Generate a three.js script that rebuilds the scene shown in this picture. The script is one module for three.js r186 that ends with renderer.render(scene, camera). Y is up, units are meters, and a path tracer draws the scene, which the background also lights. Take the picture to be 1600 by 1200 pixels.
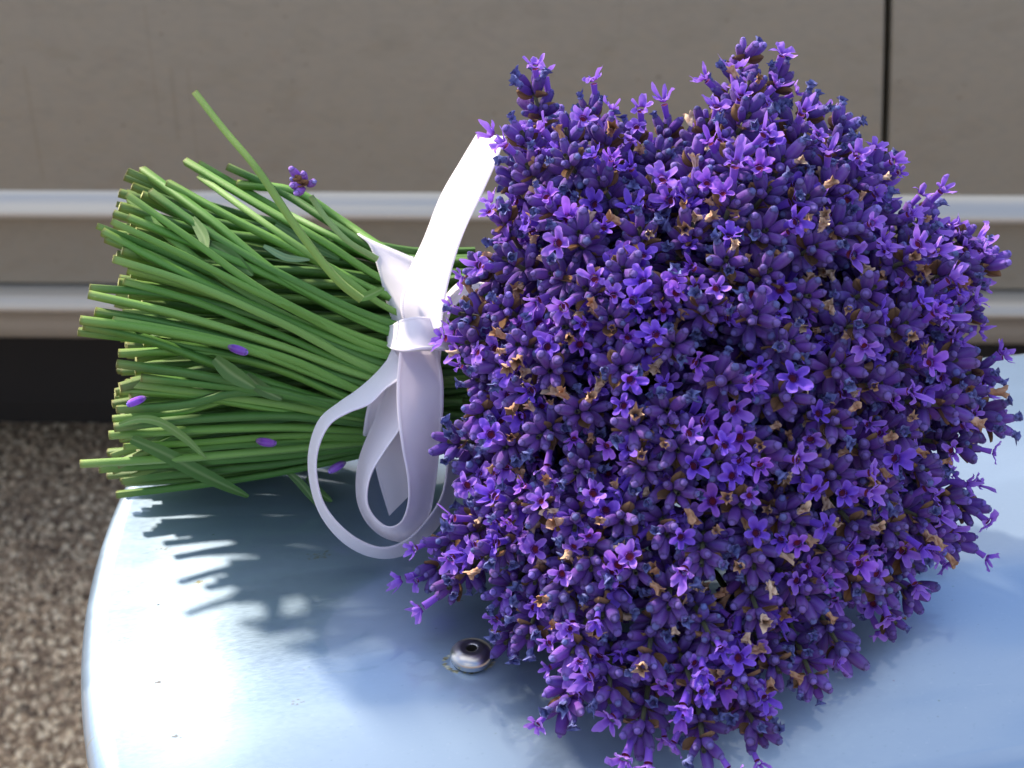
import * as THREE from 'three';
import { ImprovedNoise } from 'three/addons/math/ImprovedNoise.js';
import { mergeGeometries } from 'three/addons/utils/BufferGeometryUtils.js';

// ---------------------------------------------------------------- camera, sky, sun, exposure
const scene = new THREE.Scene();
const HC = 0.89, PITCH = THREE.MathUtils.degToRad(28), F = 2025.7;            // metres, radians, focal length in pixels of a 1600 x 1200 picture
const PANEL_Y = 0.69, CAR = 1.3, GROUND = -0.12;                                             // top of the blue panel, distance of the car's side
const camera = new THREE.PerspectiveCamera(33, 4 / 3, 0.02, 200);
camera.position.set(0, HC, 0);
camera.rotation.set(-PITCH, 0, 0);
camera.focus = 0.3;
camera.userData.fStop = 26;
scene.add(camera);

const { clamp, lerp, smoothstep } = THREE.MathUtils;
function rng(seed) { return () => { seed |= 0; seed = (seed + 0x6d2b79f5) | 0; let t = Math.imul(seed ^ (seed >>> 15), 1 | seed); t = (t + Math.imul(t ^ (t >>> 7), 61 | t)) ^ t; return ((t ^ (t >>> 14)) >>> 0) / 4294967296; }; }
const noise = new ImprovedNoise();
const fbm = (x, y, z, o = 4) => { let s = 0, a = 0.5; for (let i = 0; i < o; i++) { s += a * noise.noise(x, y, z); x *= 2.03; y *= 2.03; z *= 2.03; a *= 0.5; } return s; };

const sunDir = new THREE.Vector3(-0.613, 0.602, -0.514).normalize();            // high, behind the bouquet and to the left
{
  const W = 1024, H = 512, data = new Float32Array(W * H * 4);
  for (let j = 0; j < H; j++) {
    const up = ((j + 0.5) / H - 0.5) * Math.PI;
    for (let i = 0; i < W; i++) {
      const a = ((i + 0.5) / W - 0.5) * 2 * Math.PI, x = Math.cos(a) * Math.cos(up), z = Math.sin(a) * Math.cos(up), y = Math.sin(up), o = (j * W + i) * 4;
      const h = Math.max(y, 0), k = 1 / (h + 0.35);
      const cl = smoothstep(fbm(x * k * 1.6 + 7, h * 1.5, z * k * 1.6 + 3, 5), -0.03, 0.17);
      const near = Math.max(0, x * sunDir.x + y * sunDir.y + z * sunDir.z), veil = 0.9 * Math.pow(near, 4);
      const blue = [lerp(0.62, 0.13, Math.pow(h, 0.55)), lerp(0.75, 0.31, Math.pow(h, 0.55)), lerp(0.92, 0.78, Math.pow(h, 0.55))];
      const c = [1.2, 1.21, 1.23];
      for (let q = 0; q < 3; q++) data[o + q] = y < 0 ? [0.2, 0.19, 0.18][q] : lerp(blue[q], c[q], cl * 0.85) + veil;
      data[o + 3] = 1;
    }
  }
  const sky = new THREE.DataTexture(data, W, H, THREE.RGBAFormat, THREE.FloatType);
  sky.mapping = THREE.EquirectangularReflectionMapping; sky.magFilter = THREE.LinearFilter; sky.needsUpdate = true;
  scene.background = sky; scene.environment = sky;
  scene.backgroundIntensity = scene.environmentIntensity = 0.64;
}
const sun = new THREE.DirectionalLight(0xffeed8, 5.0);
sun.position.copy(sunDir).multiplyScalar(6).add(new THREE.Vector3(0, 0.7, -0.3));
sun.target.position.set(0, 0.7, -0.3);
sun.castShadow = true; sun.shadow.radius = 6; sun.shadow.mapSize.set(2048, 2048);
Object.assign(sun.shadow.camera, { left: -3, right: 3, top: 3, bottom: -3, near: 0.5, far: 14 });
scene.add(sun, sun.target);
const EXPOSURE = 1.78;

// ---------------------------------------------------------------- helpers
const V = (x, y, z) => new THREE.Vector3(x, y, z);
const cP = Math.cos(PITCH), sP = Math.sin(PITCH);
function P(px, py, d) {                                                       // where something seen at a pixel of the photograph stands when it is d metres deep
  const x = ((px - 800) / F) * d, y = (-(py - 600) / F) * d;
  return V(x, HC + y * cP - d * sP, -(d * cP + y * sP));
}
function onPlane(px, py, h) { const v = (py - 600) / F; return P(px, py, (HC - h) / (sP + cP * v)); }
const pixelX = (p) => { const dh = p.y - HC, f = -p.z; return 800 + (F * p.x) / (f * cP - dh * sP); };
const viewDir = V(0, -sP, -cP);
const col = (hex) => new THREE.Color(hex);
const used = new Map();
function numbered(name) { const n = used.get(name) ?? 0; used.set(name, n + 1); return n ? name + '_' + String(n).padStart(3, '0') : name; }
function thing(name, label, category, pos = V(0, 0, 0), group) {
  const o = new THREE.Group(); o.name = numbered(name); o.position.copy(pos); scene.add(o);
  o.userData = { label, category }; if (group) o.userData.group = group;
  return o;
}
function part(name, geo, mat, parent, label) {
  const m = new THREE.Mesh(geo, mat); m.name = numbered(name); m.castShadow = m.receiveShadow = true; parent.add(m);
  if (label) m.userData.label = label;
  return m;
}
function structure(name, geo, mat) { const m = part(name, geo, mat, scene); m.userData.kind = 'structure'; return m; }

// A growing mesh with position, normal, uv and colour; add() takes a template {pos, nrm, uv, col, idx}.
class Mesher {
  constructor() { this.p = []; this.n = []; this.u = []; this.c = []; this.i = []; }
  add(t, m, tint = null, mix = 0) {
    const base = this.p.length / 3, e = m.elements, nm = new THREE.Matrix3().getNormalMatrix(m).elements, N = t.pos.length / 3;
    for (let k = 0; k < N; k++) {
      const x = t.pos[3 * k], y = t.pos[3 * k + 1], z = t.pos[3 * k + 2], a = t.nrm[3 * k], b = t.nrm[3 * k + 1], c = t.nrm[3 * k + 2];
      this.p.push(e[0] * x + e[4] * y + e[8] * z + e[12], e[1] * x + e[5] * y + e[9] * z + e[13], e[2] * x + e[6] * y + e[10] * z + e[14]);
      const nx = nm[0] * a + nm[3] * b + nm[6] * c, ny = nm[1] * a + nm[4] * b + nm[7] * c, nz = nm[2] * a + nm[5] * b + nm[8] * c, l = Math.hypot(nx, ny, nz) || 1;
      this.n.push(nx / l, ny / l, nz / l);
      this.u.push(t.uv[2 * k], t.uv[2 * k + 1]);
      for (let q = 0; q < 3; q++) this.c.push(tint ? t.col[3 * k + q] * tint[q] : t.col[3 * k + q]);
    }
    for (const i of t.idx) this.i.push(i + base);
    return this;
  }
  geometry() {
    const g = new THREE.BufferGeometry();
    g.setAttribute('position', new THREE.Float32BufferAttribute(this.p, 3)); g.setAttribute('normal', new THREE.Float32BufferAttribute(this.n, 3));
    g.setAttribute('uv', new THREE.Float32BufferAttribute(this.u, 2)); g.setAttribute('color', new THREE.Float32BufferAttribute(this.c, 3)); g.setIndex(this.i);
    return g;
  }
}
// A template from a grid of points: f(i/nu, j/nv) -> {p: Vector3, c: Color}; wrap closes the u direction.
function gridTemplate(nu, nv, f, wrap = true, uvScale = [1, 1]) {
  const pos = [], uv = [], c = [], idx = [];
  for (let j = 0; j <= nv; j++) for (let i = 0; i <= nu; i++) {
    const r = f(wrap && i === nu ? 0 : i / nu, j / nv);
    pos.push(r.p.x, r.p.y, r.p.z); uv.push((i / nu) * uvScale[0], (j / nv) * uvScale[1]); c.push(r.c.r, r.c.g, r.c.b);
  }
  for (let j = 0; j < nv; j++) for (let i = 0; i < nu; i++) { const a = j * (nu + 1) + i, b = a + 1, d = a + nu + 1, e = d + 1; idx.push(a, d, b, b, d, e); }
  return withNormals({ pos, uv, col: c, idx }, wrap ? nu : 0, nv);
}
function withNormals(t, wrapN, nv) {
  const n = new Float32Array(t.pos.length), a = V(), b = V(), c = V();
  for (let k = 0; k < t.idx.length; k += 3) {
    const [i, j, l] = [t.idx[k], t.idx[k + 1], t.idx[k + 2]];
    a.fromArray(t.pos, 3 * i); b.fromArray(t.pos, 3 * j).sub(a); c.fromArray(t.pos, 3 * l).sub(a); b.cross(c);
    for (const q of [i, j, l]) { n[3 * q] += b.x; n[3 * q + 1] += b.y; n[3 * q + 2] += b.z; }
  }
  if (wrapN) for (let j = 0; j <= nv; j++) { const s = j * (wrapN + 1), e = s + wrapN; for (let q = 0; q < 3; q++) { const v = n[3 * s + q] + n[3 * e + q]; n[3 * s + q] = n[3 * e + q] = v; } }
  t.nrm = Array.from(n); return t;
}
function joinTemplates(...ts) { const m = new Mesher(); for (const t of ts) m.add(t, new THREE.Matrix4()); return { pos: m.p, nrm: m.n, uv: m.u, col: m.c, idx: m.i }; }

function noiseTexture(size, seed, f) {
  const d = new Uint8Array(size * size * 4), r = rng(seed);
  for (let y = 0; y < size; y++) for (let x = 0; x < size; x++) { const v = clamp(f(x / size, y / size, r), 0, 1) * 255; d.set([v, v, v, 255], (y * size + x) * 4); }
  const t = new THREE.DataTexture(d, size, size); t.wrapS = t.wrapT = THREE.RepeatWrapping; t.magFilter = THREE.LinearFilter; t.needsUpdate = true; return t;
}
const fuzzTex = noiseTexture(128, 5, (x, y, r) => 0.25 + 0.5 * r() * (0.6 + 0.4 * noise.noise(x * 40, y * 10, 2)));

// ---------------------------------------------------------------- ground
{
  const n = 96, g = new THREE.PlaneGeometry(120, 120, 1, 1); g.rotateX(-Math.PI / 2); g.translate(0, GROUND, 0);
  const uv = g.attributes.uv; for (let i = 0; i < uv.count; i++) uv.setXY(i, uv.getX(i) * 240, uv.getY(i) * 240);
  const tex = (() => {
    const S = 512, d = new Uint8Array(S * S * 4), r = rng(3), cells = [];
    for (let k = 0; k < 2600; k++) cells.push([r() * S, r() * S, 0.55 + 0.45 * r(), r()]);
    const grid = Array.from({ length: 32 * 32 }, () => []); for (const c of cells) grid[Math.floor(c[1] / 16) * 32 + Math.floor(c[0] / 16)].push(c);
    for (let y = 0; y < S; y++) for (let x = 0; x < S; x++) {
      let best = 1e9, bc = null; const gx = Math.floor(x / 16), gy = Math.floor(y / 16);
      for (let a = -1; a <= 1; a++) for (let b = -1; b <= 1; b++) for (const c of grid[((gy + a + 32) % 32) * 32 + ((gx + b + 32) % 32)]) {
        let dx = Math.abs(c[0] - x), dy = Math.abs(c[1] - y); dx = Math.min(dx, S - dx); dy = Math.min(dy, S - dy); const dd = dx * dx + dy * dy; if (dd < best) { best = dd; bc = c; }
      }
      const v = bc[2]; d.set([150 * v + 18 * bc[3], 134 * v + 6 * bc[3], 116 * v, 255], (y * S + x) * 4);
    }
    const t = new THREE.DataTexture(d, S, S); t.wrapS = t.wrapT = THREE.RepeatWrapping; t.magFilter = THREE.LinearFilter; t.colorSpace = THREE.SRGBColorSpace; t.needsUpdate = true; return t;
  })();
  structure('ground', g, new THREE.MeshStandardMaterial({ map: tex, roughness: 0.95 }));
  // loose chippings where the photograph shows the ground
  const r = rng(11), N = 50000, geo = new THREE.IcosahedronGeometry(1, 1), pa = geo.attributes.position;
  for (let i = 0; i < pa.count; i++) { const p = V().fromBufferAttribute(pa, i), k = 1 + 0.35 * noise.noise(p.x * 1.7 + 4, p.y * 1.7, p.z * 1.7); pa.setXYZ(i, p.x * k, p.y * k * 0.7, p.z * k); }
  geo.computeVertexNormals();
  const im = new THREE.InstancedMesh(geo, new THREE.MeshStandardMaterial({ roughness: 0.9 }), N), m = new THREE.Matrix4(), q = new THREE.Quaternion(), tones = ['#b39c80', '#9d866c', '#c9b494', '#836e58', '#a88f72', '#d6c2a2', '#907a62'];
  for (let i = 0; i < N; i++) {
    const s = 0.0024 + 0.0034 * r() * r(), x = -1.15 + 1.0 * r(), z = -(0.8 + 1.15 * r());
    q.setFromEuler(new THREE.Euler(r() * 6, r() * 6, r() * 6));
    im.setMatrixAt(i, m.compose(V(x, GROUND + s * 0.35, z), q, V(s * (0.8 + 0.6 * r()), s, s * (0.8 + 0.6 * r()))));
    im.setColorAt(i, col(tones[Math.floor(r() * tones.length)]).multiplyScalar(1.1 + 0.5 * r()));
  }
  im.name = 'gravel'; im.userData = { label: 'coarse brown gravel chippings on the ground beside the blue panel', category: 'gravel', kind: 'stuff' }; im.castShadow = im.receiveShadow = true; scene.add(im);
}

// ---------------------------------------------------------------- parked car behind
{
  const car = thing('parked_car', 'taupe grey parked car filling the background behind the bouquet', 'car', V(0, 0, -CAR));
  car.rotation.y = THREE.MathUtils.degToRad(-0.9);
  const GAP = 0.386, LEAN = 0.11;                                             // door gap: place at molding height, and how far it leans
  const flake = noiseTexture(256, 21, (x, y, r) => 0.45 + 0.3 * r() + 0.25 * noise.noise(x * 12, y * 12, 1));
  const paint = new THREE.MeshPhysicalMaterial({ color: col('#9a9484'), metalness: 0.35, roughness: 0.42, clearcoat: 0.25, clearcoatRoughness: 0.3 });
  flake.repeat.set(6, 6); paint.roughnessMap = flake; paint.roughness = 0.85;
  const trim = new THREE.MeshPhysicalMaterial({ color: col('#c6c0b3'), metalness: 0.4, roughness: 0.3, clearcoat: 0.6 });  // lifted above the body paint so the molding carries a sky highlight
  const dark = new THREE.MeshStandardMaterial({ color: 0x242220, roughness: 0.9 });
  const sillPaint = new THREE.MeshPhysicalMaterial({ color: col('#bdb5a6'), metalness: 0.35, roughness: 0.36 });  // sill colour lightened, part of the lip highlight is painted in
  const glass = new THREE.MeshPhysicalMaterial({ color: 0x10161a, roughness: 0.04, metalness: 0, clearcoat: 1 });
  const extrude = (pts, x0, x1, bevel, lean0 = 0, lean1 = 0) => {             // pts: (distance inwards from the car's side, height)
    const s = new THREE.Shape(pts.map(([f, h]) => new THREE.Vector2(f, h)));
    const g = new THREE.ExtrudeGeometry(s, { depth: x1 - x0 - 2 * bevel, bevelEnabled: bevel > 0, bevelThickness: bevel, bevelSize: bevel, bevelOffset: -bevel, bevelSegments: 3, steps: 1 });
    g.translate(0, 0, bevel); const p = g.attributes.position, len = x1 - x0;
    for (let i = 0; i < p.count; i++) { const a = p.getX(i), h = p.getY(i), k = p.getZ(i); p.setXYZ(i, x0 + k + lerp(lean0, lean1, k / len) * (0.42 - h), h, -a); }
    g.computeVertexNormals(); return g;
  };
  const curve = (pts, n = 20) => new THREE.SplineCurve(pts.map(([a, b]) => new THREE.Vector2(a, b))).getPoints(n).map((v) => [v.x, v.y]);
  part('body', extrude([[0.25, 0.0], [0.2, 0.06], [0.11, 0.228], [0.045, 0.25], [0.045, 0.93], [0.09, 0.97], [0.27, 1.38], [0.5, 1.43], [1.15, 1.43], [1.4, 1.38], [1.58, 0.97], [1.6, 0.93], [1.6, 0.24], [1.45, 0.2], [1.36, 0.0]], -2.0, 2.1, 0.004), dark, car);  // slanted dark skirt at the bottom added to blacken the gap underneath
  part('roof', extrude([[0.26, 1.385], [0.34, 1.44], [0.5, 1.462], [1.15, 1.462], [1.32, 1.44], [1.4, 1.385], [1.15, 1.435], [0.5, 1.435]], -1.3, 1.6, 0.003), paint, car);
  const outer = curve([[0.006, 0.318], [0.001, 0.37], [-0.004, 0.43], [-0.008, 0.55], [-0.004, 0.7], [0.008, 0.85], [0.035, 0.955]], 24);
  const skin = [...outer, [0.06, 0.955], [0.035, 0.8], [0.03, 0.318]];
  const dusty = (() => {
    const cv = document.createElement('canvas'), r = rng(41); cv.width = 2048; cv.height = 1024; const x = cv.getContext('2d'); x.fillStyle = '#ffffff'; x.fillRect(0, 0, 2048, 1024);
    for (let k = 0; k < 2600; k++) { x.fillStyle = r() < 0.6 ? `rgba(200,190,172,${0.015 + 0.025 * r()})` : `rgba(120,112,100,${0.01 + 0.025 * r()})`; x.beginPath(); x.ellipse(r() * 2048, r() * 1024, 4 + 26 * r(), 3 + 12 * r(), r() * 3, 0, 7); x.fill(); }
    for (let k = 0; k < 900; k++) { x.fillStyle = `rgba(80,72,60,${0.1 + 0.5 * r() * r()})`; x.beginPath(); x.arc(r() * 2048, r() * 1024, 0.6 + 1.6 * r() * r(), 0, 7); x.fill(); }
    for (let k = 0; k < 40; k++) { x.strokeStyle = 'rgba(180,172,156,0.14)'; x.lineWidth = 1 + 3 * r(); const a = r() * 2048, b = r() * 1024; x.beginPath(); x.moveTo(a, b); x.lineTo(a + 6 * (r() - 0.5), b + 60 + 140 * r()); x.stroke(); }
    const t = new THREE.CanvasTexture(cv); t.colorSpace = THREE.SRGBColorSpace; return t;
  })();
  const doorPaint = paint.clone(); doorPaint.map = dusty; flake.repeat.set(14, 8);
  const flat = (g) => { const p = g.attributes.position, u = g.attributes.uv; for (let i = 0; i < p.count; i++) u.setXY(i, (p.getX(i) + 1) / 2.36, (p.getY(i) - 0.3) / 0.67); return g; };
  part('door', flat(extrude(skin, -1.0, GAP, 0.003, 0, LEAN)), doorPaint, car);
  part('door', flat(extrude(skin, GAP + 0.0065, 1.35, 0.003, LEAN, 0)), doorPaint, car);
  part('window', extrude([[0.08, 0.965], [0.255, 1.375], [0.262, 1.372], [0.088, 0.962]], -1.0, GAP - 0.02, 0), glass, car);
  part('window', extrude([[0.08, 0.965], [0.255, 1.375], [0.262, 1.372], [0.088, 0.962]], GAP + 0.03, 1.3, 0), glass, car);
  // rounded side molding; the door gap cuts it
  const mold = curve([[0.0, 0.3985], [-0.013, 0.3995], [-0.0185, 0.404], [-0.0165, 0.413], [-0.009, 0.4235], [0.0, 0.431]], 18);
  const mskin = [...mold, [0.004, 0.431], [0.004, 0.3985]];
  part('side_molding', extrude(mskin, -1.0, GAP - 0.001, 0.0006, 0, LEAN), trim, car, 'side molding on the left door, paler to carry the sky highlight');
  part('side_molding', extrude(mskin, GAP + 0.0075, 1.35, 0.0006, LEAN, 0), trim, car, 'side molding on the right door, paler to carry the sky highlight');
  // sill below the doors
  const sill = curve([[0.03, 0.3155], [0.002, 0.313], [-0.0125, 0.306], [-0.0185, 0.295], [-0.009, 0.286], [0.0, 0.275], [0.008, 0.258], [0.022, 0.243], [0.05, 0.234], [0.12, 0.231]], 36);
  part('door_sill', extrude([...sill, [0.12, 0.26], [0.04, 0.3]], -1.1, 1.45, 0.002), sillPaint, car, 'rounded sill under the doors, lightened to carry the lip highlight');
  for (const [x, z] of [[-1.38, 0.12], [1.72, 0.12], [-1.38, 1.5], [1.72, 1.5]]) {
    const w = new THREE.Mesh(new THREE.TorusGeometry(0.27, 0.095, 12, 40), new THREE.MeshStandardMaterial({ color: 0x111111, roughness: 0.85 }));
    w.name = numbered('wheel'); w.position.set(x, GROUND + 0.365, -z); w.scale.z = 1.1; w.castShadow = true; car.add(w);
    const rim = part('rim', new THREE.CylinderGeometry(0.2, 0.2, 0.12, 28), trim, w); rim.rotation.x = Math.PI / 2;
  }
}

// ---------------------------------------------------------------- blue metal panel
const corner = onPlane(215, 705, PANEL_Y), YAW = THREE.MathUtils.degToRad(12.4);
const e1 = V(Math.cos(YAW), 0, -Math.sin(YAW)), e2 = V(Math.sin(YAW), 0, Math.cos(YAW));   // along the back edge to the right; towards the viewer
const PW = 0.52, PD = 0.152;
const toPanel = (w) => { const d = w.clone().sub(corner); return [d.dot(e1), d.dot(e2)]; };
{
  const tableRoot = thing('metal_panel', 'glossy pale blue metal panel with rolled edges under the bouquet', 'metal panel', corner);
  const R = 0.007, FL = 0.05;
  // a profile across one edge: flat, quarter circle, flange. w < 0 lies outside the flat.
  const edge = (w) => {                                                       // w: distance from the outer outline along the sheet -> [inset, drop]
    if (w >= 0) return [w, 0];
    const arc = R * Math.PI / 2;
    if (-w <= arc) { const a = -w / R; return [-R * Math.sin(a), R * (1 - Math.cos(a))]; }
    return [-R, R + (-w - arc)];
  };
  const steps = (L) => { const arc = R * Math.PI / 2, l = [-arc - FL]; for (let k = 0; k <= 10; k++) l.push(-arc + (arc * k) / 10); const n = Math.ceil(L / 0.006); for (let k = 1; k < n; k++) l.push((L * k) / n); for (let k = 0; k <= 10; k++) l.push(L + (arc * k) / 10); l.push(L + arc + FL); return l; };
  const us = steps(PW), vs = steps(PD), pos = [], uv = [], idx = [];
  for (const v of vs) for (const u of us) {
    const a = u < PW / 2 ? edge(u) : edge(PW - u), b = v < PD / 2 ? edge(v) : edge(PD - v);
    let s = u < PW / 2 ? a[0] : PW - a[0], t = v < PD / 2 ? b[0] : PD - b[0];
    const q = clamp((t + 0.006) / 0.14, 0, 1.1), bow = 0.0086 * (1 - (2 * q - 1) ** 2) + 0.034 * t - R + 0.001;   // the left end bulges out a little
    s -= bow * (1 - smoothstep(s, 0, 0.1));
    let h = -Math.max(a[1], b[1]) - 0.15 * Math.min(a[1], b[1]);
    const c = t - 0.098;                                                      // a soft shoulder runs along the front
    if (c > 0) h -= 5.5 * c * c;
    h += 0.0005 * noise.noise(s * 14, t * 16, 5) * (1 - smoothstep(t, PD - 0.02, PD)) - 0.02 * smoothstep(0.03 - s, 0, 0.03) * 0.12;
    const w = e1.clone().multiplyScalar(s).addScaledVector(e2, t); w.y = h;
    pos.push(w.x, w.y, w.z); uv.push(u / PW, v / PD);
  }
  const nu = us.length, nv = vs.length;
  for (let j = 0; j < nv - 1; j++) for (let i = 0; i < nu - 1; i++) { const a = j * nu + i, b = a + 1, d = a + nu, e = d + 1; idx.push(a, d, b, b, d, e); }
  const g = new THREE.BufferGeometry(); g.setAttribute('position', new THREE.Float32BufferAttribute(pos, 3)); g.setAttribute('uv', new THREE.Float32BufferAttribute(uv, 2)); g.setIndex(idx); g.computeVertexNormals();
  const cv = document.createElement('canvas'); cv.width = 2048; cv.height = 1024; const x2 = cv.getContext('2d'), r = rng(77);
  x2.fillStyle = '#9ab1c8'; x2.fillRect(0, 0, 2048, 1024);
  for (let k = 0; k < 9000; k++) { x2.fillStyle = r() < 0.5 ? 'rgba(255,255,255,0.05)' : 'rgba(40,60,90,0.05)'; x2.fillRect(r() * 2048, r() * 1024, 1 + r() * 2, 1 + r() * 2); }
  const at = (px, py) => { const [s, t] = toPanel(onPlane(px, py, PANEL_Y)); return [(s / PW) * 2048, (1 - t / PD) * 1024]; };
  const speck = (px, py, size, c, n, spread) => { const [a, b] = at(px, py); x2.fillStyle = c; for (let k = 0; k < n; k++) { x2.beginPath(); x2.ellipse(a + spread * (r() + r() - 1), b + spread * (r() + r() - 1), size * (0.5 + r()), size * (0.4 + 0.6 * r()), r() * 3, 0, 7); x2.fill(); } };
  speck(218, 985, 1.3, 'rgba(120,118,110,0.5)', 26, 11); speck(170, 1020, 1.6, 'rgba(110,108,100,0.55)', 26, 9); speck(162, 990, 1.3, 'rgba(110,110,105,0.6)', 8, 5);
  speck(266, 1051, 2, 'rgba(70,68,62,0.8)', 4, 2.5); speck(336, 1064, 1.4, 'rgba(140,135,120,0.5)', 8, 5); speck(276, 931, 2, 'rgba(30,30,30,0.9)', 1, 0); speck(337, 902, 1.8, 'rgba(130,120,80,0.5)', 10, 5);
  speck(510, 866, 1.8, 'rgba(140,130,80,0.3)', 26, 13); speck(275, 846, 1.2, 'rgba(120,118,110,0.5)', 24, 10); speck(278, 1125, 1.8, 'rgba(80,78,70,0.7)', 5, 6); speck(470, 1084, 1.5, 'rgba(120,118,110,0.5)', 8, 6); speck(172, 883, 2, 'rgba(60,60,50,0.7)', 3, 2);
  speck(200, 1100, 1.3, 'rgba(160,150,110,0.3)', 60, 30); speck(175, 1130, 1.2, 'rgba(160,150,110,0.3)', 40, 22);
  for (let k = 0; k < 420; k++) { x2.fillStyle = `rgba(${60 + 60 * r()},${60 + 60 * r()},${60 + 40 * r()},${0.2 + 0.5 * r() * r()})`; x2.beginPath(); x2.arc(r() * 2048, r() * 1024, 0.5 + 1.1 * r() * r(), 0, 7); x2.fill(); }
  x2.lineWidth = 1; for (let k = 0; k < 60; k++) { const a = r() * 2048, b = r() * 1024, w = r() * 6; x2.strokeStyle = `rgba(235,242,248,${0.08 + 0.25 * r() * r()})`; x2.beginPath(); x2.moveTo(a, b); x2.lineTo(a + 30 * (r() - 0.3), b + w - 3); x2.stroke(); }
  { const [a, b] = at(735, 1024); for (let k = 0; k < 70; k++) { const w = r() * 6.283, q = 1 + 0.12 * r(); x2.fillStyle = ['#cfd0a4', '#b9b48a', '#7d7a60', '#e2e3c8'][Math.floor(r() * 4)]; x2.beginPath(); x2.ellipse(a + Math.cos(w) * 21.5 * q, b + Math.sin(w) * 23.5 * q, 1.4 + r(), 1 + r(), r() * 3, 0, 7); x2.fill(); } }
  const map = new THREE.CanvasTexture(cv); map.colorSpace = THREE.SRGBColorSpace; map.anisotropy = 8;
  const rough = noiseTexture(512, 31, (x, y, q) => 0.42 + 0.1 * q() + 0.35 * Math.max(0, fbm(x * 6, y * 6, 3, 4)));
  const paint = new THREE.MeshPhysicalMaterial({ map, metalness: 0.72, roughness: 0.85, roughnessMap: rough, clearcoat: 1, clearcoatRoughness: 0.03 });
  part('sheet', g, paint, tableRoot);
  // button-head rivet with a hollow centre
  const rp = onPlane(737, 1022, PANEL_Y), prof = [[0.00115, 0.0006], [0.00115, 0.0021], [0.0013, 0.0024], [0.0018, 0.0025], [0.0026, 0.00248], [0.0036, 0.0021], [0.0043, 0.0015], [0.0046, 0.0008], [0.0045, 0.0003], [0.0042, -0.0006]].map(([a, b]) => new THREE.Vector2(a, b));
  const sp = new THREE.SplineCurve(prof).getPoints(40); 
  const rv = part('rivet', new THREE.LatheGeometry(sp, 48), new THREE.MeshPhysicalMaterial({ color: col('#c4c1c0'), metalness: 1, roughness: 0.3 }), tableRoot, 'steel button rivet with a hollow centre');
  rv.scale.setScalar(1.13); rv.position.copy(rp).sub(corner); rv.position.y += 0.0004;
  const [, rt] = toPanel(rp); if (rt > 0.098) rv.position.y -= 5.5 * (rt - 0.098) ** 2;
  const hole = part('hole', new THREE.CircleGeometry(0.00118, 20), new THREE.MeshStandardMaterial({ color: 0x1a1108, roughness: 0.9 }), rv); hole.rotation.x = -Math.PI / 2; hole.position.y = 0.0007;
}

// ---------------------------------------------------------------- plant templates (unit: metres, growing along +y)
const rT = rng(101);
const purple = col('#663f96'), deep = col('#43256c'), greyviolet = col('#8377b2'), blueTip = col('#6c7fb8'), greenish = col('#6d6a6a');
function calyxTemplate(seed, bud) {                                           // ribbed tube 6 mm long; bud: how far the closed bud stands out
  const r = rng(seed), L = 0.0062, prof = [[0, 0.3], [0.06, 0.52], [0.2, 0.84], [0.42, 1.0], [0.66, 0.98], [0.82, 0.84], [0.875, 0.7], [0.91, bud], [0.965, bud * 0.82], [1, 0.02]], bend = 0.0011 * (r() - 0.3), ph = r() * 6;
  const t = gridTemplate(10, prof.length - 1, (u, v) => {
    const k = Math.round(v * (prof.length - 1)), [y, w] = prof[k], a = u * 2 * Math.PI, tooth = k === 6 ? 0.00035 * Math.cos(a * 5 + ph) : 0;
    const rad = 0.00122 * w * (1 + (k < 7 ? 0.11 : 0.04) * Math.cos(a * 5 + ph) + 0.1 * noise.noise(Math.cos(a) * 3 + seed, y * 9, Math.sin(a) * 3)), c = deep.clone().lerp(purple, smoothstep(y, 0.05, 0.5)).lerp(greyviolet, 0.35 * smoothstep(y, 0.6, 0.9));
    if (k >= 7) c.lerp(seed % 4 === 1 ? blueTip : col('#8a78c8'), 0.6); if (k < 2) c.lerp(greenish, 0.5); if (Math.cos(a * 5 + ph) > 0.4 && k < 7) c.lerp(greyviolet, 0.28); if (k === 6) c.lerp(col('#2c2450'), 0.5);
    return { p: V(Math.cos(a) * rad + bend * y * y, y * L + tooth, Math.sin(a) * rad), c };
  }, true, [2, 2]);
  return t;
}
const calyxes = [0, 1, 2, 3].map((k) => calyxTemplate(200 + k, [0.62, 0.55, 0.66, 0.4][k]));
const petalA = col('#a676ea'), petalB = col('#8150cc'), petalEdge = col('#be98f6'), throat = col('#5b1d55');
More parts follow.
